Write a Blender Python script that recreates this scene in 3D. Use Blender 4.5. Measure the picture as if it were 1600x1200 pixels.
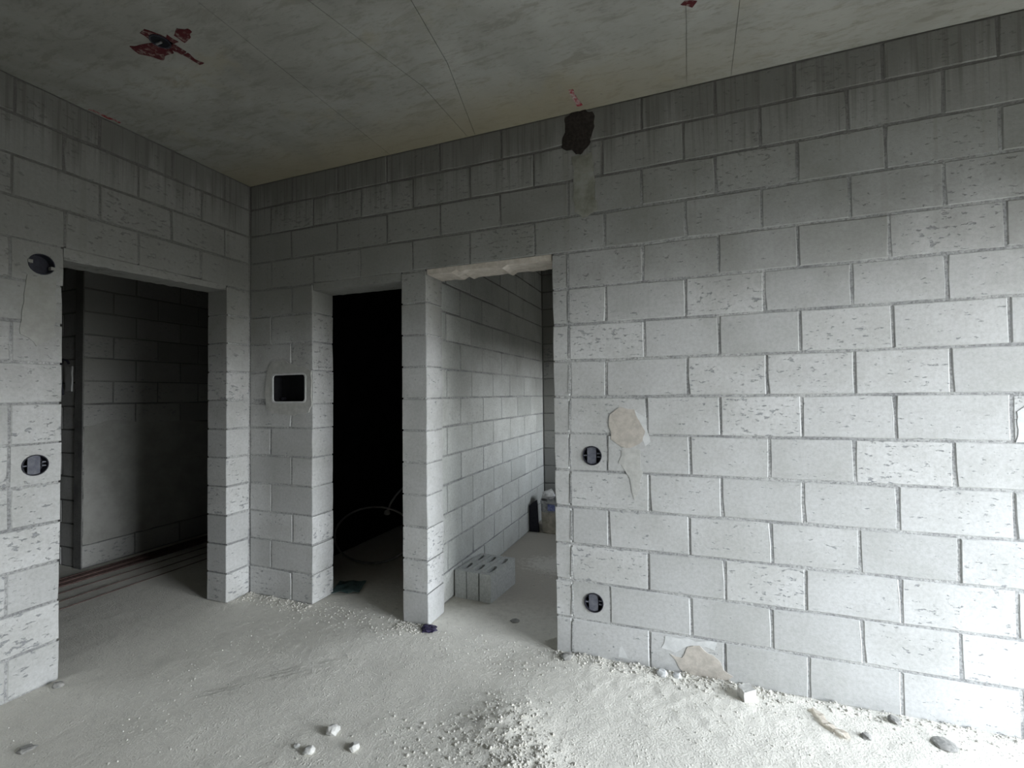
import bpy, bmesh, math, random
from mathutils import Vector, Matrix, noise
random.seed(7)
sc = bpy.context.scene
for o in list(bpy.data.objects): bpy.data.objects.remove(o)
C = sc.collection

# ------------------------------------------------------------ camera
def make_camera():
    yaw, pit, rol = -0.3637, 0.0233, -0.0111
    F = Vector((math.sin(yaw)*math.cos(pit), math.cos(yaw)*math.cos(pit), math.sin(pit)))
    R = Vector((math.cos(yaw), -math.sin(yaw), 0)); U = R.cross(F)
    c, s = math.cos(rol), math.sin(rol)
    R, U = c*R + s*U, -s*R + c*U
    cam = bpy.data.cameras.new('camera'); o = bpy.data.objects.new('camera', cam); C.objects.link(o)
    m = Matrix((R, U, -F)).transposed().to_4x4(); m.translation = Vector((3.0145, -2.5123, 1.4158))
    o.matrix_world = m
    cam.sensor_fit = 'HORIZONTAL'; cam.sensor_width = 36; cam.lens = 728.6/1600*36
    cam.clip_start = .02; cam.clip_end = 200
    sc.camera = o
make_camera()

# ------------------------------------------------------------ world and exposure
w = bpy.data.worlds.new('overcast_sky'); sc.world = w; w.use_nodes = True
nt = w.node_tree; nt.nodes.clear()
tc = nt.nodes.new('ShaderNodeTexCoord'); sx = nt.nodes.new('ShaderNodeSeparateXYZ')
nt.links.new(tc.outputs['Generated'], sx.inputs[0])
rp = nt.nodes.new('ShaderNodeValToRGB'); nt.links.new(sx.outputs['Z'], rp.inputs['Fac'])
mr = nt.nodes.new('ShaderNodeMapRange'); mr.inputs['From Min'].default_value = -1; mr.inputs['From Max'].default_value = 1
nt.links.new(sx.outputs['Z'], mr.inputs['Value']); nt.links.new(mr.outputs[0], rp.inputs['Fac'])
e = rp.color_ramp.elements
e[0].position = .0; e[0].color = (.04, .04, .034, 1)
e[1].position = .49; e[1].color = (.055, .055, .05, 1)
a = e.new(.51); a.color = (1.0, 1.03, 1.04, 1)
a = e.new(.65); a.color = (.80, .86, .92, 1)
a = e.new(1.0); a.color = (.50, .58, .70, 1)
bg = nt.nodes.new('ShaderNodeBackground'); out = nt.nodes.new('ShaderNodeOutputWorld')
nt.links.new(rp.outputs[0], bg.inputs[0]); nt.links.new(bg.outputs[0], out.inputs[0])
bg.inputs[1].default_value = 25.0
def portal(name, loc, sx_, sy_, toward):
    l = bpy.data.lights.new(name, 'AREA'); l.shape = 'RECTANGLE'; l.size = sx_; l.size_y = sy_
    l.cycles.is_portal = True
    o = bpy.data.objects.new(name, l); C.objects.link(o); o.location = loc
    o.rotation_euler = Vector(toward).to_track_quat('-Z', 'Y').to_euler()
vs = sc.view_settings
sc.display_settings.display_device = 'sRGB'
vs.view_transform = 'Standard'; vs.look = 'None'; vs.gamma = 1; vs.exposure = 0.0; vs.use_curve_mapping = False
WXW = 5.8
WIN = (-2.15, -0.20, 0.10, 2.28)      # balcony window in the wall x = 5.8 : y0, y1, z0, z1
WIN2 = (1.7, 2.4, 1.1, 1.9)           # window of the back room, wall x = 3.7
portal('window_portal', (WXW+.12, (WIN[0]+WIN[1])/2, (WIN[2]+WIN[3])/2), WIN[3]-WIN[2], WIN[1]-WIN[0], (-1, 0, 0))
portal('window_portal', (3.78, (WIN2[0]+WIN2[1])/2, (WIN2[2]+WIN2[3])/2), WIN2[3]-WIN2[2], WIN2[1]-WIN2[0], (-1, 0, 0))
sc.cycles.max_bounces = 10; sc.cycles.diffuse_bounces = 8
sc.cycles.sample_clamp_indirect = 6

# ------------------------------------------------------------ material toolkit
class NT:
    def __init__(s, name, rough=.9):
        s.m = bpy.data.materials.new(name); s.m.use_nodes = True; s.t = s.m.node_tree
        s.b = s.t.nodes['Principled BSDF']; s.b.inputs['Roughness'].default_value = rough
        s.b.inputs['Specular IOR Level'].default_value = .25
    def n(s, k, **kw):
        x = s.t.nodes.new('ShaderNode' + k)
        for a, v in kw.items(): setattr(x, a, v)
        return x
    def put(s, sock, v):
        if isinstance(v, bpy.types.NodeSocket): s.t.links.new(v, sock)
        elif v is not None: sock.default_value = v
    def pos(s, scale=(1, 1, 1), off=None):
        g = s.n('NewGeometry'); m = s.n('Mapping'); m.inputs['Scale'].default_value = scale
        s.t.links.new(g.outputs['Position'], m.inputs['Vector'])
        if off is not None: s.put(m.inputs['Location'], off)
        return m.outputs[0]
    def z(s):
        g = s.n('NewGeometry'); q = s.n('SeparateXYZ'); s.t.links.new(g.outputs['Position'], q.inputs[0]); return q.outputs
    def noise(s, vec, scale, detail=4, rough=.6, dist=0):
        x = s.n('TexNoise'); s.put(x.inputs['Vector'], vec); x.inputs['Scale'].default_value = scale
        x.inputs['Detail'].default_value = detail; x.inputs['Roughness'].default_value = rough
        x.inputs['Distortion'].default_value = dist; return x.outputs['Fac']
    def ramp(s, v, a, b, lo=0., hi=1.):
        x = s.n('MapRange'); x.interpolation_type = 'SMOOTHSTEP'
        for i, q in zip(('Value', 'From Min', 'From Max', 'To Min', 'To Max'), (v, a, b, lo, hi)): s.put(x.inputs[i], q)
        return x.outputs[0]
    def math(s, op, a, b=None, c=None):
        x = s.n('Math', operation=op); s.put(x.inputs[0], a); s.put(x.inputs[1], b)
        if c is not None: s.put(x.inputs[2], c)
        return x.outputs[0]
    def mix(s, f, a, b, mode='MIX'):
        x = s.n('Mix', data_type='RGBA', blend_type=mode); s.put(x.inputs[0], f)
        s.put(x.inputs[6], a); s.put(x.inputs[7], b); return x.outputs[2]
    def rand(s): return s.n('ObjectInfo').outputs['Random']
    def bump(s, h, strength=.5, dist=.005, prev=None):
        x = s.n('Bump'); x.inputs['Strength'].default_value = strength; x.inputs['Distance'].default_value = dist
        s.put(x.inputs['Height'], h); 
        if prev: s.put(x.inputs['Normal'], prev)
        return x.outputs[0]
    def done(s, col, nrm=None):
        s.put(s.b.inputs['Base Color'], col)
        if nrm: s.put(s.b.inputs['Normal'], nrm)
        return s.m
def rgb(*c): return (c[0], c[1], c[2], 1)

def block_material(name, light, dark, stain=1.0, pits=1.0):
    t = NT(name)
    r = t.rand()
    base = t.mix(r, rgb(*dark), rgb(*light))
    big = t.noise(t.pos((1, 1, 1)), 2.6, 5, .6)
    base = t.mix(t.ramp(big, .35, .7), base, t.mix(.35, base, rgb(.30, .30, .27)))
    fine = t.noise(t.pos((1, 1, 1)), 60, 4, .7)
    base = t.mix(t.ramp(fine, .3, .75, 0, .28), base, rgb(.22, .22, .21))
    # pits: little horizontal voids of the block face, denser on some blocks than on others
    off = t.n('CombineXYZ'); t.put(off.inputs[0], t.math('MULTIPLY', r, 37.)); t.put(off.inputs[2], t.math('MULTIPLY', r, 11.))
    pv = t.pos((24, 24, 58), off.outputs[0])
    pn = t.noise(pv, 1.0, 5, .66)
    dens = t.noise(t.pos((4, 4, 7), off.outputs[0]), 1.0, 2, .5)
    th = t.math('SUBTRACT', .675, t.math('MULTIPLY', t.math('MULTIPLY', dens, t.math('ADD', .35, r)), .15))
    pit = t.ramp(t.math('SUBTRACT', pn, th), 0., .05, 0, pits)
    base = t.mix(t.math('MULTIPLY', pit, .60), base, rgb(.16, .17, .19))
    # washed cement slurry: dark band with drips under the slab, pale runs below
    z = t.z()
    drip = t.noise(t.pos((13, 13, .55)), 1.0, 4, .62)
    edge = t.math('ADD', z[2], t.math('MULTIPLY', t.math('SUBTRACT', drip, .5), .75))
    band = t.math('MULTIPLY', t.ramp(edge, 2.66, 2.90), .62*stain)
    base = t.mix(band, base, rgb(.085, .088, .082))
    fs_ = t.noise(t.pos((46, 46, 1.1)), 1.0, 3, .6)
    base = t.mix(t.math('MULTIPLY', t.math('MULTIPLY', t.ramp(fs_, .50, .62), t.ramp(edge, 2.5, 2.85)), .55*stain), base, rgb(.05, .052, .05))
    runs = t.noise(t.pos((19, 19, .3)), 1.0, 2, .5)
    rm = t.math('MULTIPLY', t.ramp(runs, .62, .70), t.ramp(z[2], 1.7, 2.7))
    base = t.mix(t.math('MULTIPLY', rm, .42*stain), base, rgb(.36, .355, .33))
    # darker towards the slab and inner corner: fading window light put into the colour
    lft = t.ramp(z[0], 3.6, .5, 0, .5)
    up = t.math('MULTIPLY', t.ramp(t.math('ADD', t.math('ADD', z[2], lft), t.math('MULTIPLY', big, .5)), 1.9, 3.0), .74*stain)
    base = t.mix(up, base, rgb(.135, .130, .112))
    n1 = t.bump(fine, .35, .004)
    n2 = t.bump(pit, -.0 if pits == 0 else .6, -.006, n1)
    return t.done(base, n2)

M = {}
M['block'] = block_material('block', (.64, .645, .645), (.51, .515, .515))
M['block_dark'] = block_material('block_shade', (.40, .40, .385), (.27, .27, .26), .7)  # darker copy of block: shade of the back rooms put into its colour
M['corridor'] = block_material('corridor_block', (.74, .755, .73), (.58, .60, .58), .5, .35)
def mortar(name, a, b):
    t = NT(name)
    f = t.noise(t.pos(), 90, 5, .75); g = t.noise(t.pos(), 3.5, 5, .65)
    col = t.mix(t.ramp(g, .35, .62), rgb(*a), rgb(*b))
    col = t.mix(t.ramp(f, .35, .6, .6, 0), col, rgb(.12, .12, .12))
    z = t.z(); up = t.math('MULTIPLY', t.ramp(t.math('ADD', z[2], t.ramp(z[0], 3.6, .5, 0, .5)), 2.0, 2.9), .75)  # same fading light put into the mortar colour, darker upwards
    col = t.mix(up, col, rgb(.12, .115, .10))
    dr = t.noise(t.pos((13, 13, .55)), 1.0, 4, .62)
    col = t.mix(t.math('MULTIPLY', t.ramp(t.math('ADD', z[2], t.math('MULTIPLY', t.math('SUBTRACT', dr, .5), .75)), 2.3, 2.75), .4), col, rgb(.075, .065, .06))
    return t.done(col, t.bump(f, .8, .008))
M['mortar'] = mortar('mortar', (.34, .345, .35), (.54, .545, .54))
M['mortar_dark'] = mortar('mortar_shade', (.13, .13, .13), (.22, .22, .21))  # mortar copy with the back rooms' shade put into its colour
def plain(name, a, b=None, scale=20, rough=.85, bump=.3, metal=0, grime=0):
    t = NT(name, rough); f = t.noise(t.pos(), scale, 5, .65)
    t.b.inputs['Metallic'].default_value = metal
    col = t.mix(t.ramp(f, .3, .7), rgb(*a), rgb(*(b or a)))
    if grime:  # plaster darkens upwards like the blocks, fading light put into its colour
        z = t.z(); big = t.noise(t.pos(), 2.6, 5, .6)
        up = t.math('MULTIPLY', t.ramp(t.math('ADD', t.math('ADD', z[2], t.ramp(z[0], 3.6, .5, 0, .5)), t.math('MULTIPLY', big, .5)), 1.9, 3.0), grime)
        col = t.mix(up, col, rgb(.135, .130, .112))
    return t.done(col, t.bump(f, bump, .004))
M['plaster'] = plain('plaster', (.44, .44, .42), (.54, .54, .52), 30, grime=.74)
M['plaster_beige'] = plain('plaster_beige', (.42, .39, .35), (.55, .51, .46), 26, bump=.6)
M['plaster_pink'] = plain('lintel_plaster', (.46, .41, .35), (.60, .55, .49), 26, bump=.6)
M['plaster_pale'] = plain('plaster_pale', (.55, .56, .56), (.66, .67, .67), 22, bump=.5, grime=.6)
M['plaster_wet'] = plain('plaster_wet', (.018, .014, .012), (.040, .033, .028), 60, bump=.6)
M['plaster_grime'] = plain('plaster_grime', (.17, .165, .13), (.30, .30, .27), 9, bump=.4)
M['plastic_dark'] = plain('plastic_dark', (.018, .018, .026), (.03, .03, .042), 40, .5, .1)
M['plastic_grey'] = plain('plastic_grey', (.10, .105, .135), (.17, .175, .20), 40, .6, .1)
M['black'] = plain('black_void', (.006, .006, .008), (.01, .01, .012), 30, .8, .1)
M['steel'] = plain('steel', (.5, .5, .5), (.6, .6, .6), 60, .35, .1, .9)
M['rust'] = plain('rusty_steel', (.085, .055, .048), (.15, .10, .09), 50, .8, .4, .2)
M['loose_block'] = plain('loose_block', (.40, .41, .40), (.54, .55, .54), 70, .95, .5)
M['stone'] = plain('stone', (.50, .50, .48), (.68, .67, .64), 40, .95, .8)
M['stone_grey'] = plain('stone_grey', (.22, .22, .21), (.38, .37, .35), 40, .95, .8)
M['soot'] = plain('tar_coating', (.008, .008, .009), (.012, .012, .014), 6)  # near-black colour stands in for the darkness of the unlit room
M['plaster_dim'] = plain('old_plaster', (.27, .27, .25), (.36, .36, .34), 5)
M['grit'] = plain('grit', (.50, .485, .445), (.70, .68, .63), 60, .95, .5)
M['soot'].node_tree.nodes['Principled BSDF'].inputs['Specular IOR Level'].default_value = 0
M['paper'] = plain('torn_paper', (.62, .57, .50), (.76, .72, .66), 30, .9, .5)
M['purple'] = plain('purple_film', (.02, .016, .045), (.05, .042, .085), 50, .4, .4)
M['bucket'] = plain('dirty_bucket', (.36, .33, .27), (.55, .51, .44), 14, .8, .4)
M['bucket_grey'] = plain('bucket_upper', (.25, .25, .26), (.5, .5, .49), 25, .8, .4)
M['blue'] = plain('blue_print', (.10, .13, .36), (.35, .38, .60), 60, .6, .1)
M['white_bag'] = plain('white_bag', (.55, .54, .53), (.75, .74, .73), 30, .7, .6)
M['teal'] = plain('teal_sheet', (.05, .09, .09), (.10, .15, .15), 12, .7, .4)
M['hose'] = plain('grey_hose', (.12, .115, .105), (.18, .17, .16), 12, .6, .1)

def ceiling_material():
    t = NT('ceiling_concrete', .85)
    g = t.noise(t.pos(), 1.3, 6, .62, .4); f = t.noise(t.pos((6, 16, 6)), 3., 5, .7); h = t.noise(t.pos(), 45, 3, .6)
    col = t.mix(t.ramp(g, .3, .7), rgb(.215, .21, .188), rgb(.32, .315, .29))
    col = t.mix(t.ramp(f, .5, .78, 0, .55), col, rgb(.13, .125, .11))
    m_ = t.noise(t.pos((2.2, 7, 2)), 2.2, 6, .72, .6)
    col = t.mix(t.ramp(m_, .50, .64, 0, .45), col, rgb(.15, .14, .115))
    z = t.z()
    near = t.math('MULTIPLY', t.ramp(t.math('ADD', z[1], t.math('MULTIPLY', g, .5)), -.25, .22), t.ramp(z[0], 2.2, 3.6, .65, .12))
    col = t.mix(near, col, rgb(.25, .21, .13))
    y2 = t.noise(t.pos(), 2.7, 4, .6)
    col = t.mix(t.ramp(y2, .55, .75, 0, .35), col, rgb(.27, .23, .14))
    col = t.mix(t.ramp(h, .62, .8, 0, .4), col, rgb(.1, .1, .09))
    return t.done(col, t.bump(f, .25, .006))
M['ceiling'] = ceiling_material()
def red_material():
    t = NT('red_spray_paint', .7); f = t.noise(t.pos(), 38, 5, .7)
    return t.done(t.mix(t.ramp(f, .48, .70), rgb(.06, .007, .009), rgb(.24, .20, .18)))
M['red'] = red_material()
def red2():
    t = NT('bright_red_paint', .7); f = t.noise(t.pos(), 60, 5, .7)
    return t.done(t.mix(t.ramp(f, .42, .66), rgb(.24, .02, .03), rgb(.38, .33, .31)))
M['red_bright'] = red2()
def floor_material():
    t = NT('dusty_concrete_floor', .95)
    g = t.noise(t.pos(), 1.1, 5, .6, .3); f = t.noise(t.pos(), 26, 6, .7); h = t.noise(t.pos(), 120, 3, .7)
    col = t.mix(t.ramp(g, .35, .65), rgb(.71, .69, .63), rgb(.80, .78, .715))
    col = t.mix(t.ramp(f, .45, .8, 0, .4), col, rgb(.50, .485, .45))
    z = t.z()
    # browner and darker beyond the doorways: dimness of the back rooms put into colour
    back = t.ramp(t.math('ADD', z[1], t.math('MULTIPLY', f, .35)), .25, .85, 0, .75)
    col = t.mix(back, col, rgb(.36, .33, .285))
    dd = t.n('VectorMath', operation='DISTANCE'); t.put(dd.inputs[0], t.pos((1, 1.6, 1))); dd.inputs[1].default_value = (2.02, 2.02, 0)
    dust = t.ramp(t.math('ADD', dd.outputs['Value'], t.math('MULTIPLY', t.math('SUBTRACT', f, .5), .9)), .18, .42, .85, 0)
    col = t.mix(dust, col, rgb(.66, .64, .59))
    v = t.n('TexVoronoi'); t.put(v.inputs['Vector'], t.pos()); v.inputs['Scale'].default_value = 55
    n = t.bump(f, .5, .010); n = t.bump(h, .7, .005, n)
    grit = t.ramp(v.outputs['Distance'], .0, .35, 1, 0)
    n = t.bump(t.math('MULTIPLY', grit, t.ramp(t.noise(t.pos(), 7, 3, .6), .45, .62)), .5, .005, n)
    return t.done(col, n)
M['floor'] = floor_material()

# ------------------------------------------------------------ object helpers
def link(name, bm, mat, parent=None, smooth=False):
    me = bpy.data.meshes.new(name); bm.normal_update(); bm.to_mesh(me); bm.free()
    me.materials.append(mat)
    if smooth: me.polygons.foreach_set('use_smooth', [True]*len(me.polygons))
    o = bpy.data.objects.new(name, me); C.objects.link(o)
    if parent: o.parent = parent
    return o
def tag(o, label=None, cat=None, group=None, kind=None):
    for k, v in (('label', label), ('category', cat), ('group', group), ('kind', kind)):
        if v: o[k] = v
    return o
def empty(name, loc=(0, 0, 0), rz=0):
    o = bpy.data.objects.new(name, None); C.objects.link(o); o.location = loc; o.rotation_euler = (0, 0, rz)
    o.empty_display_size = .1; return o
def box(bm, x0, x1, y0, y1, z0, z1):
    v = [bm.verts.new((x, y, z)) for z in (z0, z1) for x, y in ((x0, y0), (x1, y0), (x1, y1), (x0, y1))]
    for f in ((3, 2, 1, 0), (4, 5, 6, 7), (0, 1, 5, 4), (1, 2, 6, 5), (2, 3, 7, 6), (3, 0, 4, 7)):
        bm.faces.new([v[i] for i in f])
def mkbox(name, mat, parent, *b):
    bm = bmesh.new(); box(bm, *b); return link(name, bm, mat, parent)
def rough_outline(pts, amp, step=.02, seed=0):
    out = []; n = len(pts)
    for i in range(n):
        a, b = Vector(pts[i]), Vector(pts[(i+1) % n]); k = max(1, int((b-a).length/step))
        for j in range(k):
            p = a.lerp(b, j/k); q = Vector((p.x*23+seed, p.y*23, seed*1.7))
            out.append((p.x+noise.noise(q)*amp, p.y+noise.noise(q+Vector((9, 4, 2)))*amp))
    return out
def plate(outer, holes, d0, d1, to3, bevel=0):
    """2-D outline (with holes) extruded between depth d0 (front, visible) and d1; to3(s, z, d) -> point"""
    bm = bmesh.new(); loops = []
    def ring(pts, d):
        return [bm.verts.new(to3(s, z, d)) for s, z in pts]
    fe = []
    for pts in [outer]+list(holes):
        fr = ring(pts, d0); bk = ring(pts, d1); n = len(pts); loops.append((fr, bk))
        for i in range(n):
            bm.faces.new((fr[i], fr[(i+1) % n], bk[(i+1) % n], bk[i]))
    for which in (0, 1):
        es = []
        for lp in loops:
            r = lp[which]; n = len(r)
            for i in range(n): es.append(bm.edges.get((r[i], r[(i+1) % n])))
        bmesh.ops.triangle_fill(bm, edges=es, use_beauty=True)
    bmesh.ops.recalc_face_normals(bm, faces=bm.faces)
    return bm
def circle(cs, cz, r, n=20, rz=None): return [(cs+r*math.cos(2*math.pi*i/n), cz+(rz or r)*math.sin(2*math.pi*i/n)) for i in range(n)]
def rrect(s0, s1, z0, z1, r):
    out = []
    for cx_, cz_, a0 in ((s1-r, z0+r, -90), (s1-r, z1-r, 0), (s0+r, z1-r, 90), (s0+r, z0+r, 180)):
        for k in range(3): a = math.radians(a0+45*k); out.append((cx_+r*math.cos(a), cz_+r*math.sin(a)))
    return out

# brick meshes: ragged, chamfered blocks shared by size class
CACHE = {}
def brick_mesh(l, h, d, var, mat, rag):
    key = (round(l, 2), round(h, 2), round(d, 2), var, mat.name)
    if key in CACHE: return CACHE[key], key
    L, H, D = key[:3]; rnd = random.Random(hash(key[:4]) & 0xffff)
    bm = bmesh.new(); hx, hz = L/2-.0030, H/2-.0040
    nx = 3 if L > .25 else 2
    P = []
    for i in range(nx): P.append((-hx+2*hx*i/nx, -hz))
    for i in range(2): P.append((hx, -hz+2*hz*i/2))
    for i in range(nx): P.append((hx-2*hx*i/nx, hz))
    for i in range(2): P.append((-hx, hz-2*hz*i/2))
    Q = []
    for i, (x, z) in enumerate(P):
        corner = abs(abs(x)-hx) < 1e-6 and abs(abs(z)-hz) < 1e-6
        j = rag*(1.6 if corner and rnd.random() < .35 else .6)
        Q.append((x-math.copysign(rnd.random()*j, x) if abs(x) > 1e-6 else x, z-math.copysign(rnd.random()*j, z) if abs(z) > 1e-6 else z))
    y0 = -D/2
    fr = [bm.verts.new((x-math.copysign(.004, x), y0+rnd.uniform(-.0005, .001), z-math.copysign(.004, z))) for x, z in Q]
    ed = [bm.verts.new((x, y0+.004, z)) for x, z in Q]
    e2 = [bm.verts.new((x, D/2-.004, z)) for x, z in Q]
    bk = [bm.verts.new((x-math.copysign(.004, x), D/2, z-math.copysign(.004, z))) for x, z in Q]
    n = len(Q)
    bm.faces.new(fr); bm.faces.new(bk[::-1])
    for a, b in ((fr, ed), (ed, e2), (e2, bk)):
        for i in range(n): bm.faces.new((a[i], b[i], b[(i+1) % n], a[(i+1) % n]))
    bmesh.ops.recalc_face_normals(bm, faces=bm.faces)
    me = bpy.data.meshes.new('brick'); bm.to_mesh(me); bm.free(); me.materials.append(mat)
    CACHE[key] = me
    return me, key
class Wall:
    """a masonry wall: recessed mortar core + one object per block.  axis 'x': runs along x, front face y=d0 (faces -y), back y=d1.
    axis 'y': runs along y (coordinate s = y), front face x=d0, back x=d1."""
    def __init__(s, name, axis, d0, d1, s0, s1, z1, mat, mort, openings=(), holes=(), proud=.003, rag=.0045, label=None):
        s.axis, s.d0, s.d1, s.mat, s.proud, s.rag = axis, d0, d1, mat, proud, rag
        s.sg = 1 if d1 > d0 else -1
        s.op, s.holes = openings, holes
        r = .003; g_ = .013
        out = []                                          # outline with the openings that reach the floor
        out.append((s0, 0))
        for a, b, h in sorted(openings):
            out += [(a-g_, 0), (a-g_, h+g_), (b+g_, h+g_), (b+g_, 0)]
        out += [(s1, 0), (s1, z1), (s0, z1)]
        bm = plate(out, holes, d0+s.sg*r, d1-s.sg*r, s.p3)
        s.o = link(name, bm, mort); s.o['kind'] = 'structure'
        if label: s.o['label'] = label
    def p3(s, a, z, d): return (a, d, z) if s.axis == 'x' else (d, a, z)
    def brick(s, a, b, z0, z1, hole=None):
        l, h, dep = b-a, z1-z0, abs(s.d1-s.d0)
        jit = random.uniform(0, s.proud)
        if hole:
            o = rough_outline([(a+.004, z0+.004), (b-.004, z0+.004), (b-.004, z1-.004), (a+.004, z1-.004)], .003, .07, a)
            ob = link('brick', plate(o, [hole], s.d0+s.sg*.001, s.d1, s.p3), s.mat, s.o); return ob
        me, key = brick_mesh(l, h, dep, random.randrange(4), s.mat, s.rag)
        ob = bpy.data.objects.new('brick', me); C.objects.link(ob); ob.parent = s.o
        c = s.p3((a+b)/2, (z0+z1)/2, (s.d0+s.d1)/2+s.sg*(jit-.002))
        ob.location = c
        flip = 1 if s.sg > 0 else -1
        # local front (-y) must look to the wall's front
        if s.axis == 'x': rz = 0 if s.sg > 0 else math.pi
        else: rz = -math.pi/2 if s.sg > 0 else math.pi/2
        ob.rotation_euler = (random.uniform(-.004, .004), random.uniform(-.004, .004), rz)
        ob.scale = (l/key[0], dep/key[2], h/key[1])
        return ob
    def rows(s, zlist, joints, a, b, special=None):
        """joints(row) -> sorted joint list; blocks clipped by openings"""
        for i in range(len(zlist)-1):
            z0, z1 = zlist[i], zlist[i+1]; zc = (z0+z1)/2
            segs = [(a, b)]
            for p, q, h in s.op:
                if zc < h: segs = [t for u, v in segs for t in ((u, min(v, p)), (max(u, q), v)) if t[1]-t[0] > .02]
            for u, v in segs:
                js = [u]+[j for j in joints(i) if u+.035 < j < v-.035]+[v]
                for k in range(len(js)-1):
                    if special and special(i, js[k], js[k+1], z0, z1): continue
                    s.brick(js[k], js[k+1], z0, z1)

H = 2.98
ZR = [k*.2 for k in range(15)]+[H]
# ------------------------------------------------------------ right wall (y = 0), with two doorways
boxes_r = [(2.516, 1.083), (2.514, .297)]
METER = rrect(.229, .529, 1.383, 1.577, .02)
OPR = [(.592, 1.307, 2.2), (1.497, 2.302, 2.2)]
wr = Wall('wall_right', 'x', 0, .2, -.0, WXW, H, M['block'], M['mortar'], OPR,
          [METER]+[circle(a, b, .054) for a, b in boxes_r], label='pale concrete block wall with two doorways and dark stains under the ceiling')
A = [.21, .6, 1.0, 1.4, 1.8, 2.2, 2.6, 3.006, 3.358, 3.708, 4.055, 4.45, 4.85, 5.25]
B = [.402, .8, 1.208, 1.6, 2.0, 2.4, 2.804, 3.154, 3.503, 3.853, 4.245, 4.65, 5.05, 5.45]
def jr(i):
    j = list(A if i % 2 else B)
    if i < 11:
        j = [x for x in j if not 2.3 < x < 2.5]+[2.397]
        j = [x for x in j if not 1.3 < x < 1.49]
    return sorted(x+random.uniform(-.006, .006) for x in j)
def spec_r(i, a, b, z0, z1):
    if i == 7 and a < .3 and b > .5: wr.brick(a, b, 1.372, z1, METER); return True
    if i == 6 and b < .65: wr.brick(a, b, z0, 1.368); return True
    for cx_, cz_ in boxes_r:
        if a < cx_ < b and z0 < cz_ < z1: wr.brick(a, b, z0, z1, circle(cx_, cz_, .052)); return True
wr.rows(ZR, jr, .003, WXW-.01, spec_r)

# ------------------------------------------------------------ left wall (x = 0), with one doorway
boxes_l = [(-1.182, 2.094), (-1.197, 1.096)]
OPL = [(-1.092, -.187, 2.2)]
wl = Wall('wall_left', 'y', 0, -.19, -4.2, 2.6, H, M['block'], M['mortar'], OPL, [circle(a, b, .054) for a, b in boxes_l],
          label='pale concrete block wall with one wide doorway')
AL = [-4.1, -3.7, -3.3, -2.9, -2.5, -2.1, -1.7, -1.29, -.94, -.556, -.2]; BL = [-3.9, -3.5, -3.1, -2.7, -2.3, -1.9, -1.5, -1.095, -.747, -.37]
def jl(i): return sorted(x+random.uniform(-.006, .006) for x in (AL if i % 2 == 0 else BL) if -2.4 < x)
def spec_l(i, a, b, z0, z1):
    for cx_, cz_ in boxes_l:
        if a < cx_ < b and z0 < cz_ < z1:
            if a < -1.35: wl.brick(a, -1.29, z0, z1); a = -1.29
            wl.brick(a, b, z0, z1, circle(cx_, cz_, .052)); return True
wl.rows(ZR, jl, -2.4, -.003, spec_l)

# ------------------------------------------------------------ wall of the right-hand passage, and its far end
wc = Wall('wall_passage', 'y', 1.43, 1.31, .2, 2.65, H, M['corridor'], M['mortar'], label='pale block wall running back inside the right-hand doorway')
EV = [.58, .98, 1.39, 1.8, 2.2]; OD = [.367, .766, 1.19, 1.6, 2.0, 2.4]
wc.rows(ZR, lambda i: [x+random.uniform(-.006, .006) for x in (OD if i % 2 else EV)], .203, 2.648)
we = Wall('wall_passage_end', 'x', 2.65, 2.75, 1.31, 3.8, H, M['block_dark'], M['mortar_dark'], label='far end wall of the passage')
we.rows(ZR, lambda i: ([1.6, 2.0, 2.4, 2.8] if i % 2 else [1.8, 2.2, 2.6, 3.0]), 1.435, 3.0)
# ------------------------------------------------------------ inner wall seen through the left doorway
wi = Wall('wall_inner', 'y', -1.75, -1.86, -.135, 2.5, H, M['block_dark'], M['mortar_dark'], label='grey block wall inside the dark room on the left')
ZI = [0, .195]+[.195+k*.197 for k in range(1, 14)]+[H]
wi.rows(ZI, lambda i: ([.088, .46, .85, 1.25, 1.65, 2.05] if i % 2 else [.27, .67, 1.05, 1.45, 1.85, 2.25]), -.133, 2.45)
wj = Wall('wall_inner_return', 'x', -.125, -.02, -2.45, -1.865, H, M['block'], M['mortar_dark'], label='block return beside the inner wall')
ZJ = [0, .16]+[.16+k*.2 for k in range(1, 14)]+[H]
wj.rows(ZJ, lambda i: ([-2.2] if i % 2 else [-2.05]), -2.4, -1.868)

# ------------------------------------------------------------ shell outside the view
def shell(name, *b, holes=None, mat='block'):
    o = mkbox(name, M[mat], None, *b); o['kind'] = 'structure'; return o
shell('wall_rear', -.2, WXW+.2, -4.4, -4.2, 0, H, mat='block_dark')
bm = bmesh.new()                                      # window wall
y0, y1, z0, z1 = WIN
for b_ in ((-4.2, y0, 0, H), (y1, .2, 0, H), (y0, y1, 0, z0), (y0, y1, z1, H)): box(bm, WXW, WXW+.2, *b_)
link('wall_window', bm, M['block'])['kind'] = 'structure'
bm = bmesh.new()
y0, y1, z0, z1 = WIN2
box(bm, 3.7, 3.82, .2, y0, 0, H); box(bm, 3.7, 3.82, y1, 2.65, 0, H); box(bm, 3.7, 3.82, y0, y1, 0, z0); box(bm, 3.7, 3.82, y0, y1, z1, H)
link('wall_passage_side', bm, M['block'])['kind'] = 'structure'
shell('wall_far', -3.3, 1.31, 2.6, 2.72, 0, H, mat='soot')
shell('wall_storeroom', -.003, .03, .203, 2.6, 0, H, mat='soot')  # added lining over the pale wall, darkness of the room put into its colour
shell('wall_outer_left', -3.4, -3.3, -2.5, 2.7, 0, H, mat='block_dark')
shell('wall_outer_front', -3.4, -.19, -2.6, -2.5, 0, H, mat='block_dark')

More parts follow.
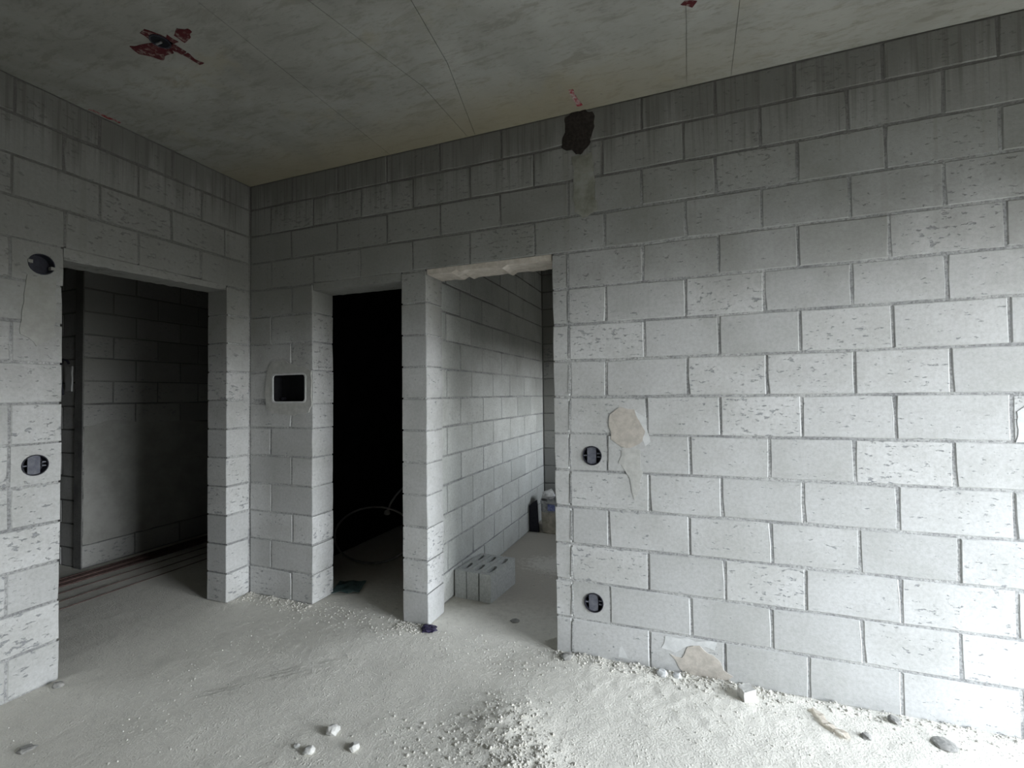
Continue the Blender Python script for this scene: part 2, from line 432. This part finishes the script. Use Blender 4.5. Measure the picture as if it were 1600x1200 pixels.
# ------------------------------------------------------------ ceiling: slab + boards of the formwork print
ceil = shell('ceiling', -3.5, WXW+.3, -4.5, 2.9, H+.006, H+.16, mat='ceiling'); ceil['label'] = 'stained bare concrete slab'
g = .0012
l1 = [(1.233, -4.2), (1.233, 0)]; l2 = [(1.50, -4.2), (1.62, -1.2), (1.70, -.85), (1.785, -.5), (1.79, 0)]
l3 = [(2.15, -4.2), (2.02, -1.0), (1.98, -.6), (1.84, 0)]; l4 = [(3.03, -4.2), (3.03, 0)]; l5 = [(3.20, -4.2), (3.234, 0)]
lines = [[(0.0, -4.2), (0.0, 0)], l1, l2, l3, l4, l5, [(WXW, -4.2), (WXW, 0)]]
for i in range(len(lines)-1):
    a, b = lines[i], lines[i+1]
    pts = [(x+g, y) for x, y in a]+[(x-g, y) for x, y in reversed(b)]
    dz = random.uniform(0, .002)
    bm = plate(pts, [], H-.001-dz, H+.006, lambda s_, t_, d: (s_, t_, d))
    link('panel', bm, M['ceiling'], ceil)

# ------------------------------------------------------------ floor
def mound(x, y):
    h = 0
    for mx, my, r, a in ((2.36, -.80, .22, .022), (2.24, -.60, .16, .02), (2.55, -.12, .25, .010), (3.1, -.07, .5, .014), (1.2, -.05, .3, .006), (4.0, -.1, .3, .012)):
        h += a*math.exp(-((x-mx)**2+(y-my)**2)/(r*r))
    return h
def fh(x, y):
    v = Vector((x, y, 0))
    h = .004*noise.noise(v*2.2)+.0018*noise.noise(v*9)+.0016*noise.noise(v*31)
    k = max(0, noise.noise(v*1.6+Vector((3, 8, 0)))+.15)
    h += .004*k*noise.noise(v*55)
    # boot print ripples and scraped tracks
    for cx_, cy_, ang, L_, W_ in ((.885, -.876, .9, .15, .055), (1.05, -.66, .85, .16, .05), (1.18, -.56, 1.0, .15, .05)):
        dx, dy = x-cx_, y-cy_; c, s = math.cos(ang), math.sin(ang); u, v_ = dx*c+dy*s, -dx*s+dy*c
        q = (u/L_)**2+(v_/W_)**2
        if q < 1: h += (1-q)*.006*math.sin(u*2*math.pi/.028)
    d = min(abs(y) if x > 2.3 or 0 < x < .59 or 1.307 < x < 1.497 else 9, 9)
    if d < .12 and y < 0: h += .012*(1-d/.12)*(.5+noise.noise(v*14))
    return h+mound(x, y)*(1+.45*noise.noise(v*26))
bm = bmesh.new()
nx, ny = 290, 170; X0, X1, Y0, Y1 = 0.0-1.2, 4.6, -2.2, 1.2
grid = [[bm.verts.new((X0+(X1-X0)*i/nx, Y0+(Y1-Y0)*j/ny, fh(X0+(X1-X0)*i/nx, Y0+(Y1-Y0)*j/ny))) for i in range(nx+1)] for j in range(ny+1)]
for j in range(ny):
    for i in range(nx): bm.faces.new((grid[j][i], grid[j][i+1], grid[j+1][i+1], grid[j+1][i]))
for b in ((-3.5, WXW+.3, -4.5, Y0), (-3.5, WXW+.3, Y1, 2.9), (-3.5, X0, Y0, Y1), (X1, WXW+.3, Y0, Y1)):
    v = [bm.verts.new(p) for p in ((b[0], b[2], 0), (b[1], b[2], 0), (b[1], b[3], 0), (b[0], b[3], 0))]; bm.faces.new(v)
box(bm, -3.5, WXW+.3, -4.5, 2.9, -.2, -.03)
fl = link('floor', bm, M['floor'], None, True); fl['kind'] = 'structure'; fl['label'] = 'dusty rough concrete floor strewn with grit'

# ------------------------------------------------------------ mortar beds over the doorways (parts of the walls)
def bed(wall, s0, s1, z0a, z0b, mat, seed, drop=.006):
    lo = [(s0+(s1-s0)*k/24, z0a+(z0b-z0a)*k/24+drop*noise.noise(Vector((k*.9+seed, seed, 0)))) for k in range(25)]
    bm = plate(lo+[(s1, 2.204), (s0, 2.204)], [], wall.d0+wall.sg*.006, wall.d1-wall.sg*.004, wall.p3)
    return link('lintel', bm, mat, wall.o)
bed(wr, .592, 1.307, 2.155, 2.150, M['block'], 3)
o = bed(wr, 1.497, 2.302, 2.172, 2.172, M['plaster_pink'], 11, .02); o['label'] = 'ragged beige mortar bed over the right-hand doorway'
bed(wl, -1.092, -.187, 2.140, 2.170, M['block'], 23)

# ------------------------------------------------------------ plaster patches and dark stains that belong to the walls
def patch(wall, pts, mat, thick=.005, amp=.012, seed=0, holes=(), step=.02, label=None, name='plaster_patch', back=.004):
    bm = plate(rough_outline(pts, amp, step, seed), list(holes), wall.d0-wall.sg*thick, wall.d0+wall.sg*back, wall.p3)
    o = link(name, bm, mat, wall.o)
    if label: o['label'] = label
    return o
patch(wr, [(.17, 1.34), (.22, 1.30), (.40, 1.29), (.56, 1.31), (.585, 1.36), (.583, 1.60), (.50, 1.635), (.42, 1.64), (.33, 1.69), (.22, 1.66), (.175, 1.60), (.155, 1.45)], M['plaster'], .006, .012, 2, [METER], label='rough plaster collar around the black wall box')
patch(wr, [(2.61, 1.18), (2.62, 1.31), (2.66, 1.345), (2.74, 1.33), (2.775, 1.25), (2.80, 1.22), (2.78, 1.16), (2.72, 1.13), (2.66, 1.14)], M['plaster_beige'], .003, .014, 5, label='beige plaster patch above the middle socket box')
patch(wr, [(2.74, 1.33), (2.80, 1.29), (2.815, 1.16), (2.79, 1.14), (2.77, 1.25)], M['plaster_pale'], .002, .012, 8)
patch(wr, [(2.68, 1.135), (2.76, 1.12), (2.78, 1.0), (2.76, .90), (2.73, .86), (2.71, .98), (2.66, 1.05)], M['plaster'], .003, .014, 9)
patch(wr, [(2.90, .10), (2.955, .09), (2.985, .145), (3.03, .165), (3.075, .14), (3.10, .12), (3.13, .10), (3.15, .06), (3.19, .045), (3.16, .008), (2.965, .008), (2.94, .04), (2.93, .075)], M['plaster_beige'], .003, .012, 14, label='beige plaster patch at the foot of the wall')
patch(wr, [(2.86, .13), (2.88, .185), (3.02, .19), (3.12, .185), (3.10, .15), (3.02, .165), (2.95, .13), (2.92, .11)], M['plaster_pale'], .002, .012, 15)
patch(wr, [(2.64, .01), (2.65, .09), (2.68, .125), (2.72, .10), (2.745, .03), (2.745, .01)], M['plaster_pale'], .002, .008, 17)
o = patch(wr, [(2.395, 2.965), (2.39, 2.87), (2.365, 2.80), (2.40, 2.765), (2.43, 2.76), (2.45, 2.735), (2.475, 2.73), (2.50, 2.76), (2.53, 2.79), (2.545, 2.84), (2.555, 2.90), (2.55, 2.955), (2.51, 2.975), (2.45, 2.977)], M['plaster_wet'], .004, .016, 21, step=.012, label='fresh dark wet mortar patch under the ceiling')
patch(wr, [(2.43, 2.73), (2.44, 2.42), (2.47, 2.40), (2.49, 2.375), (2.53, 2.40), (2.565, 2.41), (2.55, 2.60), (2.54, 2.73)], M['plaster_grime'], .003, .012, 25, label='plastered conduit chase below the dark patch')
patch(wr, [(4.262, 1.20), (4.262, 1.33), (4.30, 1.36), (4.45, 1.35), (4.45, 1.2)], M['plaster_pale'], .002, .012, 28)
patch(wi, [(-.125, .2), (-.12, 1.18), (.1, 1.24), (.35, 1.2), (.7, 1.2), (1.1, 1.15), (1.1, .2)], M['plaster_dim'], .004, .01, 31, step=.05, label='grey plaster coat on the inner wall')
patch(wl, [(-1.26, 1.74), (-1.23, 1.72), (-1.20, 1.68), (-1.16, 1.71), (-1.13, 1.75), (-1.125, 2.03), (-1.235, 2.03)], M['plaster'], .003, .008, 35, label='plastered conduit chase below the upper box')
# mortar trowelled over the stack joint beside the right-hand doorway
for k in range(11):
    z0_, z1_ = k*.2+.02, k*.2+.18
    patch(wr, [(2.390, z0_), (2.3935+random.uniform(0, .003), z1_), (2.4015, z1_), (2.4035, z0_)], M['mortar'], .003, .003, 40+k, name='mortar_smear')

# ------------------------------------------------------------ meter box and round socket boxes
def meter_box():
    t = empty('recessed_wall_box', (.379, .02, 1.48))
    tag(t, 'black rectangular recessed box left of the narrow doorway', 'electrical box')
    inv = Matrix.Translation((-.379, -.02, -1.48))
    p = lambda s_, z_, d: tuple(Vector((s_, d, z_))-Vector((.379, .02, 1.48)))
    link('rim', plate(rrect(.2285, .5295, 1.3825, 1.5775, .021), [rrect(.232, .526, 1.386, 1.574, .019)], .004, .075, p), M['black'], t)
    link('back_panel', plate(rrect(.229, .529, 1.383, 1.577, .02), [], .075, .08, p), M['black'], t)
    for s_ in (.262, .496):
        bm = bmesh.new(); bmesh.ops.create_cone(bm, cap_ends=True, segments=10, radius1=.012, radius2=.010, depth=.03,
            matrix=Matrix.Translation((s_-.379, .04, 1.405-1.48))@Matrix.Rotation(math.pi/2, 4, 'X'))
        link('cable_entry', bm, M['plastic_dark'], t)
    lip = plate(rough_outline(rrect(.222, .536, 1.376, 1.584, .024), .004, .03, 4), [rrect(.233, .525, 1.387, 1.573, .019)], -.009, .0, lambda s_, z_, d: (s_, d, z_))
    o = link('plaster_lip', lip, M['plaster_pale'], wr.o)
meter_box()
def socket_box(loc, rz, label, filled=True):
    t = empty('junction_box', loc, rz); tag(t, label, 'junction box', 'round junction boxes set in the block walls')
    p = lambda s_, z_, d: (s_, d, z_)
    link('rim', plate(circle(0, 0, .0515, 28), [circle(0, 0, .0475, 28)], -.004, .045, p), M['plastic_dark'], t)
    link('back_plate', plate(circle(0, 0, .0475, 28), [], .038, .045, p), M['plastic_dark'], t)
    if filled:
        pts = [(x, z) for x, z in circle(0, 0, .046, 40) if -.030 < x < .024]
        right = sorted([q for q in pts if q[1] > 0]); left = sorted([q for q in pts if q[1] <= 0], reverse=True)
        o = link('cover_plate', plate(right+left, [], .004, .010, p), M['plastic_grey'], t); o['label'] = 'dusty grey plastic cover plate'
        for sx_, zz in ((.035, .012), (.035, -.006), (-.038, .0)):
            bm = bmesh.new(); box(bm, sx_-.008, sx_+.008, .002, .03, zz-.003, zz+.003); link('lug', bm, M['plastic_grey'], t)
    else:
        for sx_, zz in ((-.044, .006), (.044, -.012)):
            bm = bmesh.new(); box(bm, sx_-.009, sx_+.009, -.005, .02, zz-.008, zz+.008); link('lug', bm, M['plaster'], t)
    return t
socket_box((2.516, 0, 1.083), 0, 'round junction box at mid height right of the right-hand doorway')
socket_box((2.514, 0, .297), 0, 'round junction box low on the wall near the floor')
socket_box((0, -1.197, 1.096), math.pi/2, 'round junction box at mid height on the left wall')
socket_box((0, -1.182, 2.094), math.pi/2, 'open dark round junction box high on the left wall', False)

# ------------------------------------------------------------ ceiling box and paint marks
def stroke(pts, wdt, seed, mat, name='paint_mark'):
    P = [Vector(p) for p in pts]; L_, R_ = [], []
    for i, p in enumerate(P):
        d = (P[min(i+1, len(P)-1)]-P[max(i-1, 0)]).normalized(); n = Vector((-d.y, d.x)); q = wdt[i]
        L_.append(tuple(p+n*q)); R_.append(tuple(p-n*q))
    o = link(name, plate(rough_outline(L_+R_[::-1], .014, .010, seed), [], H-.0045, H-.002, lambda a_, b_, d: (a_, b_, d)), mat, ceil)
    o['label'] = 'red spray paint on the concrete'
    return o
stroke([(.72, -1.19), (.79, -1.15), (.86, -1.15)], [.022, .046, .036], 1, M['red'])
stroke([(.86, -1.15), (.90, -1.17), (.95, -1.17)], [.03, .022, .022], 2, M['red'])
stroke([(.97, -1.165), (1.03, -1.175), (1.06, -1.18)], [.020, .030, .014], 3, M['red'])
stroke([(.87, -1.25), (.89, -1.20), (.90, -1.16), (.905, -1.10)], [.018, .034, .026, .016], 4, M['red'])
stroke([(.905, -1.09), (.907, -1.05), (.91, -1.02)], [.012, .010, .014], 5, M['red'])
stroke([(2.474, -.20), (2.478, -.14), (2.485, -.05)], [.014, .012, .014], 6, M['red_bright'])
stroke([(.025, -1.0), (.03, -.92), (.035, -.86)], [.006, .008, .005], 7, M['red_bright'])
stroke([(3.02, -.56), (3.06, -.53)], [.010, .012], 8, M['red'])
t = empty('ceiling_box', (.885, -1.185, H-.004)); tag(t, 'dark round ceiling box in the middle of the red paint cross', 'junction box')
link('rim', plate(circle(0, 0, .040, 20), [circle(0, 0, .034, 20)], -.005, .002, lambda a_, b_, d: (a_, b_, d)), M['plastic_dark'], t)
link('cap', plate(circle(0, 0, .034, 20), [], -.002, .0015, lambda a_, b_, d: (a_, b_, d)), M['black'], t)
bm = bmesh.new(); box(bm, -.024, .010, -.004, .004, -.010, -.004); link('clip', bm, M['steel'], t)['label'] = 'shiny metal clip'

# ------------------------------------------------------------ stones
def stone_bm(r, seed, sub=2, flat=.7, rough=.35):
    bm = bmesh.new(); bmesh.ops.create_icosphere(bm, subdivisions=sub, radius=r)
    for v in bm.verts:
        n = v.co.normalized(); k = 1+rough*noise.noise(n*1.7+Vector((seed*3.1, seed, 0)))+rough*.4*noise.noise(n*4+Vector((seed, 0, 5)))
        v.co = v.co*k; v.co.z *= flat
    lo = min(v.co.z for v in bm.verts)
    for v in bm.verts:
        v.co.z = max(v.co.z, lo*.6); v.co.z -= lo*.6
    return bm
def stone(x, y, r, label, mat='stone', flat=.7, seed=None, rough=.35, name='stone', cat='stone'):
    o = link(name, stone_bm(r, seed or random.random()*50, 2, flat, rough), M[mat]); o.location = (x, y, fh(x, y)-r*.12)
    o.rotation_euler = (0, 0, random.random()*6)
    tag(o, label, cat); return o
stone(.07, -1.13, .022, 'small grey stone against the foot of the left wall', 'stone_grey')
stone(.475, -1.423, .028, 'flattish stone alone on the floor near the lower left corner', 'stone_grey', .4)
stone(1.582, -.918, .028, 'largest pale stone of the three lying in front of the passage doorway', 'stone')
stone(1.569, -1.035, .022, 'pale stone nearest the camera, left of the small rubble heap', 'stone')
stone(1.726, -.96, .022, 'pale stone closest to the rubble heap among the three', 'stone')
stone(1.50, -1.03, .012, 'tiny pebble left of the nearest pale stone', 'stone')
stone(3.931, -.157, .042, 'flat grey stone disc near the lower right corner', 'stone_grey', .25, rough=.1)
stone(2.372, -.055, .035, 'low grey lump at the foot of the doorway edge', 'stone_grey', .35)
stone(1.966, .252, .030, 'dark flat lump on the passage floor in front of the blocks', 'stone_grey', .25)
stone(2.86, -.05, .028, 'bright white plaster lump against the foot of the right wall', 'plaster_pale', .6)
stone(2.93, -.045, .022, 'smaller white plaster lump beside the bright one', 'plaster_pale', .6)
stone(1.62, 1.00, .022, 'dark pebble behind the stacked blocks in the passage', 'stone_grey', .8)
stone(3.80, -.06, .025, 'grey pebble at the foot of the wall in the lower right', 'stone_grey', .6)
stone(3.66, -.20, .020, 'dark pebble beside the torn paper scrap', 'stone_grey', .6)
# angular mortar chunk
bm = bmesh.new(); bmesh.ops.create_cube(bm, size=.052); bmesh.ops.subdivide_edges(bm, edges=bm.edges, cuts=2, use_grid_fill=True)
for v in bm.verts: v.co += noise.noise_vector(v.co*40)*.006; v.co.x *= 1.1; v.co.z += .03
o = link('mortar_chunk', bm, M['stone']); o.location = (3.235, -.105, fh(3.235, -.105)-.004); o.rotation_euler = (.1, -.12, .5)
tag(o, 'angular white mortar chunk on the floor below the right wall', 'rubble')

# ------------------------------------------------------------ grit and gravel (countless)
def gravel(name, n, place, rmin, rmax, mat, label):
    proto = []
    for k in range(4):
        b = bmesh.new(); bmesh.ops.create_icosphere(b, subdivisions=1, radius=1)
        vs_ = [v.co*(1+.4*noise.noise(v.co*1.5+Vector((k*7, 0, 0)))) for v in b.verts]; fs = [[v.index for v in f.verts] for f in b.faces]
        b.free(); proto.append((vs_, fs))
    V, F_ = [], []; rnd = random.Random(len(name)+n)
    for i in range(n):
        x, y = place(rnd)
        r = rmin+(rmax-rmin)*rnd.random()**3; vs_, fs = proto[i % 4]; k = len(V)
        a_ = rnd.random()*6.28; c, s = math.cos(a_), math.sin(a_); z = fh(x, y)+r*.25; sq = .5+.4*rnd.random()
        for v in vs_: V.append((x+r*(v.x*c-v.y*s), y+r*(v.x*s+v.y*c)*1.0, z+r*v.z*sq))
        F_ += [[q+k for q in f] for f in fs]
    me = bpy.data.meshes.new(name); me.from_pydata(V, [], F_); me.materials.append(mat)
    o = bpy.data.objects.new(name, me); C.objects.link(o); tag(o, label, 'rubble', None, 'stuff'); return o
def along_wall(rnd):
    while True:
        x = rnd.choice((rnd.uniform(2.3, 4.4), rnd.uniform(2.3, 3.4), rnd.uniform(.0, .6), rnd.uniform(1.3, 1.5)))
        return x, -.008-abs(rnd.gauss(0, .045))
def heap(rnd):
    k = rnd.random()
    if k < .55: return rnd.gauss(2.39, .09), rnd.gauss(-.83, .09)
    if k < .8: return rnd.gauss(2.24, .09), rnd.gauss(-.60, .10)
    return rnd.gauss(2.1, .18), rnd.gauss(-.85, .10)
def scatter(rnd):
    while True:
        x, y = rnd.uniform(.03, 4.4), -rnd.random()**1.2*1.9
        if noise.noise(Vector((x*2.1, y*2.1, 4)))+rnd.random()*.7-.1+.25*(x > 1.8) > .35: return x, y
def door_scatter(rnd):
    k = rnd.random()
    if k < .4: return rnd.uniform(.62, 1.5), rnd.gauss(-.05, .09)
    if k < .75: return rnd.uniform(1.5, 2.3), rnd.gauss(-.12, .12)
    return rnd.uniform(1.80, 2.3), rnd.gauss(1.05, .10)
gravel('wall_foot_gravel', 2600, along_wall, .002, .008, M['grit'], 'crumbled mortar and grit heaped along the foot of the walls')
gravel('rubble_heap', 1300, heap, .002, .0078, M['grit'], 'small heap of broken concrete bits at the bottom centre')
gravel('floor_grit', 3600, scatter, .0012, .0048, M['grit'], 'fine grit scattered over the whole floor')
gravel('threshold_grit', 1100, door_scatter, .0015, .006, M['grit'], 'grit at the thresholds of the doorways and inside the passage')

# ------------------------------------------------------------ loose hollow blocks
def slot(cx_, cy_, lx, ly):
    return [(cx_+lx*math.cos(a_), cy_+ly*math.copysign(abs(math.sin(a_))**.8, math.sin(a_))) for a_ in [2*math.pi*k/14 for k in range(14)]]
def loose_block(x, y, rz, label):
    W_, L_, Hh = .090, .375, .19
    t = empty('hollow_block', (x, y, fh(x, y)), rz); tag(t, label, 'concrete block', 'three loose hollow blocks in the passage')
    bm = plate(rough_outline([(-W_/2, 0), (W_/2, 0), (W_/2, L_), (-W_/2, L_)], .002, .05, x*9), [slot(0, .10, .021, .066), slot(0, .275, .021, .066)], Hh, 0, lambda a_, b_, d: (a_, b_, d))
    link('body', bm, M['loose_block'], t)
    for cy_ in (.10, .275):
        link('core_web', plate(slot(0, cy_, .0205, .065), [], .002, .006, lambda a_, b_, d: (a_, b_, d)), M['loose_block'], t)
    return t
loose_block(1.492, .432, -.075, 'hollow grey block on the left, closest to the passage wall')
loose_block(1.588, .428, -.085, 'middle hollow grey block of the row of three')
loose_block(1.684, .424, -.095, 'hollow grey block on the right, its long side fully visible')

# ------------------------------------------------------------ bucket, bag, panel, crumpled film at the passage
t = empty('dirty_bucket', (1.70, 2.22, 0)); tag(t, 'dirty beige square bucket at the far end of the passage', 'bucket')
def squarish(r, n=24, k=.55): return [(r*math.copysign(abs(math.cos(a_))**k, math.cos(a_)), r*math.copysign(abs(math.sin(a_))**k, math.sin(a_))) for a_ in [2*math.pi*i/n for i in range(n)]]
bm = bmesh.new(); n = 24
prof = [(.135, .0), (.142, .01), (.150, .15), (.152, .215)]
rings = [[bm.verts.new((x, y, z)) for x, y in squarish(r)] for r, z in prof]
for a_, b_ in zip(rings, rings[1:]):
    for i in range(n): bm.faces.new((a_[i], a_[(i+1) % n], b_[(i+1) % n], b_[i]))
bm.faces.new(rings[0][::-1]); link('body', bm, M['bucket'], t, False)
bm = bmesh.new(); prof = [(.153, .215), (.154, .30), (.160, .305), (.160, .325), (.150, .325), (.148, .23)]
rings = [[bm.verts.new((x, y, z)) for x, y in squarish(r)] for r, z in prof]
for a_, b_ in zip(rings, rings[1:]):
    for i in range(n): bm.faces.new((a_[i], a_[(i+1) % n], b_[(i+1) % n], b_[i]))
bm.faces.new(rings[-1]); link('rim', bm, M['bucket_grey'], t)
mkbox('printed_band', M['blue'], t, -.055, .02, -.157, -.153, .235, .30)['label'] = 'torn blue printed band'
o = link('cement_bag', stone_bm(.07, 3.3, 2, .8, .5), M['white_bag']); o.location = (1.62, 2.20, .328)
tag(o, 'crumpled whitish bag lying on top of the dirty bucket', 'bag')
o = mkbox('block_offcut', M['loose_block'], None, -.10, .10, -.05, .05, 0, .12); o.location = (1.80, 2.26, .327)
tag(o, 'grey block offcut resting on the bucket, partly hidden', 'concrete block')
bm = plate([(-.045, 0), (.055, 0), (.035, .33), (-.01, .30), (-.045, .265)], [], -.01, .012, lambda a_, b_, d: (a_, d, b_))
o = link('dark_board', bm, M['plastic_dark']); o.location = (1.485, 2.10, 0); tag(o, 'dark grey board offcut standing between passage wall and bucket', 'board')
bm = bmesh.new(); bmesh.ops.create_icosphere(bm, subdivisions=3, radius=.04)
for v in bm.verts:
    v.co += noise.noise_vector(v.co*55)*.028; v.co.x *= 1.1; v.co.z = abs(v.co.z)*.55
o = link('crumpled_film', bm, M['purple']); o.location = (1.515, -.035, fh(1.515, -.035)); tag(o, 'crumpled dark purple film at the foot of the pier', 'litter')
# torn paper strip
bm = bmesh.new(); row = []
for k in range(11):
    a_ = k/10; x, y = -.09+.18*a_, .01*math.sin(a_*9)
    row.append((bm.verts.new((x, y-.014, .006+.014*abs(math.sin(a_*13)))), bm.verts.new((x, y+.014, .004+.01*abs(math.cos(a_*11))))))
for a_, b_ in zip(row, row[1:]): bm.faces.new((a_[0], b_[0], b_[1], a_[1]))
bmesh.ops.solidify(bm, geom=bm.faces[:], thickness=.003)
o = link('torn_paper', bm, M['paper']); o.location = (3.535, -.17, fh(3.535, -.17)); o.rotation_euler = (0, 0, -1.0); tag(o, 'crumpled beige paper scrap on the floor in the lower right', 'litter')
# grout tape twig
# ------------------------------------------------------------ steel rods behind the left doorway
def rod(name, pts, r, mat, parent=None, seg=6):
    cu = bpy.data.curves.new(name, 'CURVE'); cu.dimensions = '3D'; cu.bevel_depth = r; cu.bevel_resolution = 1; cu.use_fill_caps = True
    sp = cu.splines.new('POLY'); sp.points.add(len(pts)-1)
    for q, p in zip(sp.points, pts): q.co = (*p, 1)
    o = bpy.data.objects.new(name, cu); C.objects.link(o); cu.materials.append(mat)
    dg = bpy.context.evaluated_depsgraph_get(); me = bpy.data.meshes.new_from_object(o.evaluated_get(dg)); me.name = name
    bpy.data.objects.remove(o); o = bpy.data.objects.new(name, me); C.objects.link(o)
    if parent: o.parent = parent
    return o
rods = [(-1.62, 0, 0), (-1.585, 1, 0), (-1.555, 2, 0), (-1.53, 3, 0), (-1.50, 4, 0), (-1.475, 5, 0), (-1.44, 6, 0), (-1.57, 7, .014), (-1.52, 8, .014), (-1.49, 9, .014), (-1.30, 10, 0), (-1.13, 11, 0), (-.975, 12, 0)]
for x, k, dz in rods:
    rnd = random.Random(k); q = rnd.uniform(-.002, .002); rr = .007 if k < 10 else .0035
    pts = [(x+q*(j/6-.5)+rnd.uniform(-.0015, .0015), -1.3+3.2*j/6, rr+dz+.003) for j in range(7)]
    o = rod('steel_rod', pts, rr, M['rust'])
    lab = {7: 'rusty rod lying on top of the bundle, nearest the inner wall', 8: 'rusty rod lying on top of the middle of the bundle', 9: 'rusty rod on top of the bundle, nearest the doorway', 10: 'thin steel rod lying just in front of the bundle', 11: 'thin steel rod second from the bundle', 12: 'thin steel rod farthest from the bundle'}.get(k)
    if lab: tag(o, lab, 'steel rod')
    else: tag(o, 'rusty brown steel rod in the bundle along the inner wall', 'steel rod', 'bundle of rods behind the left doorway')
# box with loop of cable on the return wall
t = empty('wall_outlet', (-1.955, -.125, 1.60)); tag(t, 'pale patched outlet with dark cable loop beside the inner wall', 'outlet')
link('backing', plate(rough_outline([(-.04, -.11), (.05, -.11), (.05, .10), (-.045, .10)], .012, .02, 3), [], -.012, .0, lambda a_, b_, d: (a_, d, b_)), M['plaster_pale'], t)
o = rod('cable', [(-.03, -.03, -.14), (-.055, -.035, -.02), (-.05, -.04, .10), (-.01, -.045, .16), (.04, -.04, .15), (.05, -.03, .12)], .010, M['plastic_dark'], t)

# ------------------------------------------------------------ things in the dark room behind the narrow doorway
def arc(cx_, cz_, r, a0, a1, y, n=16, tilt=0): return [(cx_+r*math.cos(math.radians(a0+(a1-a0)*k/n)), y+tilt*k/n, cz_+r*math.sin(math.radians(a0+(a1-a0)*k/n))) for k in range(n+1)]
t = empty('hose_coil', (.43, .85, 0)); tag(t, 'slack coil of pale hose leaning in the dark behind the narrow doorway', 'hose')
rod('loop', [(.40*math.cos(a_), .12*math.sin(a_), .225+.205*math.sin(a_)) for a_ in [2*math.pi*k/32 for k in range(33)]], .009, M['hose'], t)
rod('tail', [(.07, .12, .40), (.10, .12, .47), (.17, .10, .55), (.25, .08, .62)], .009, M['hose'], t)
o = link('coupling', stone_bm(.028, 4, 2, 1, .1), M['hose'], t); o.location = (.07, .11, .37)
o = link('dark_sack', stone_bm(.12, 9, 3, .7, .6), M['teal']); o.location = (1.06, .62, 0); tag(o, 'dark green crumpled sack in the gloom of the narrow doorway', 'sack')
bm = bmesh.new(); bmesh.ops.create_grid(bm, x_segments=10, y_segments=10, size=.10)
for v in bm.verts: v.co.z += .008+.014*noise.noise(v.co*18)+.006
bmesh.ops.solidify(bm, geom=bm.faces[:], thickness=.003)
o = link('blue_sheet', bm, M['teal']); o.location = (.64, .30, .004); o.rotation_euler = (0, 0, .4); tag(o, 'small blue grey plastic sheet just inside the narrow doorway', 'sheet')
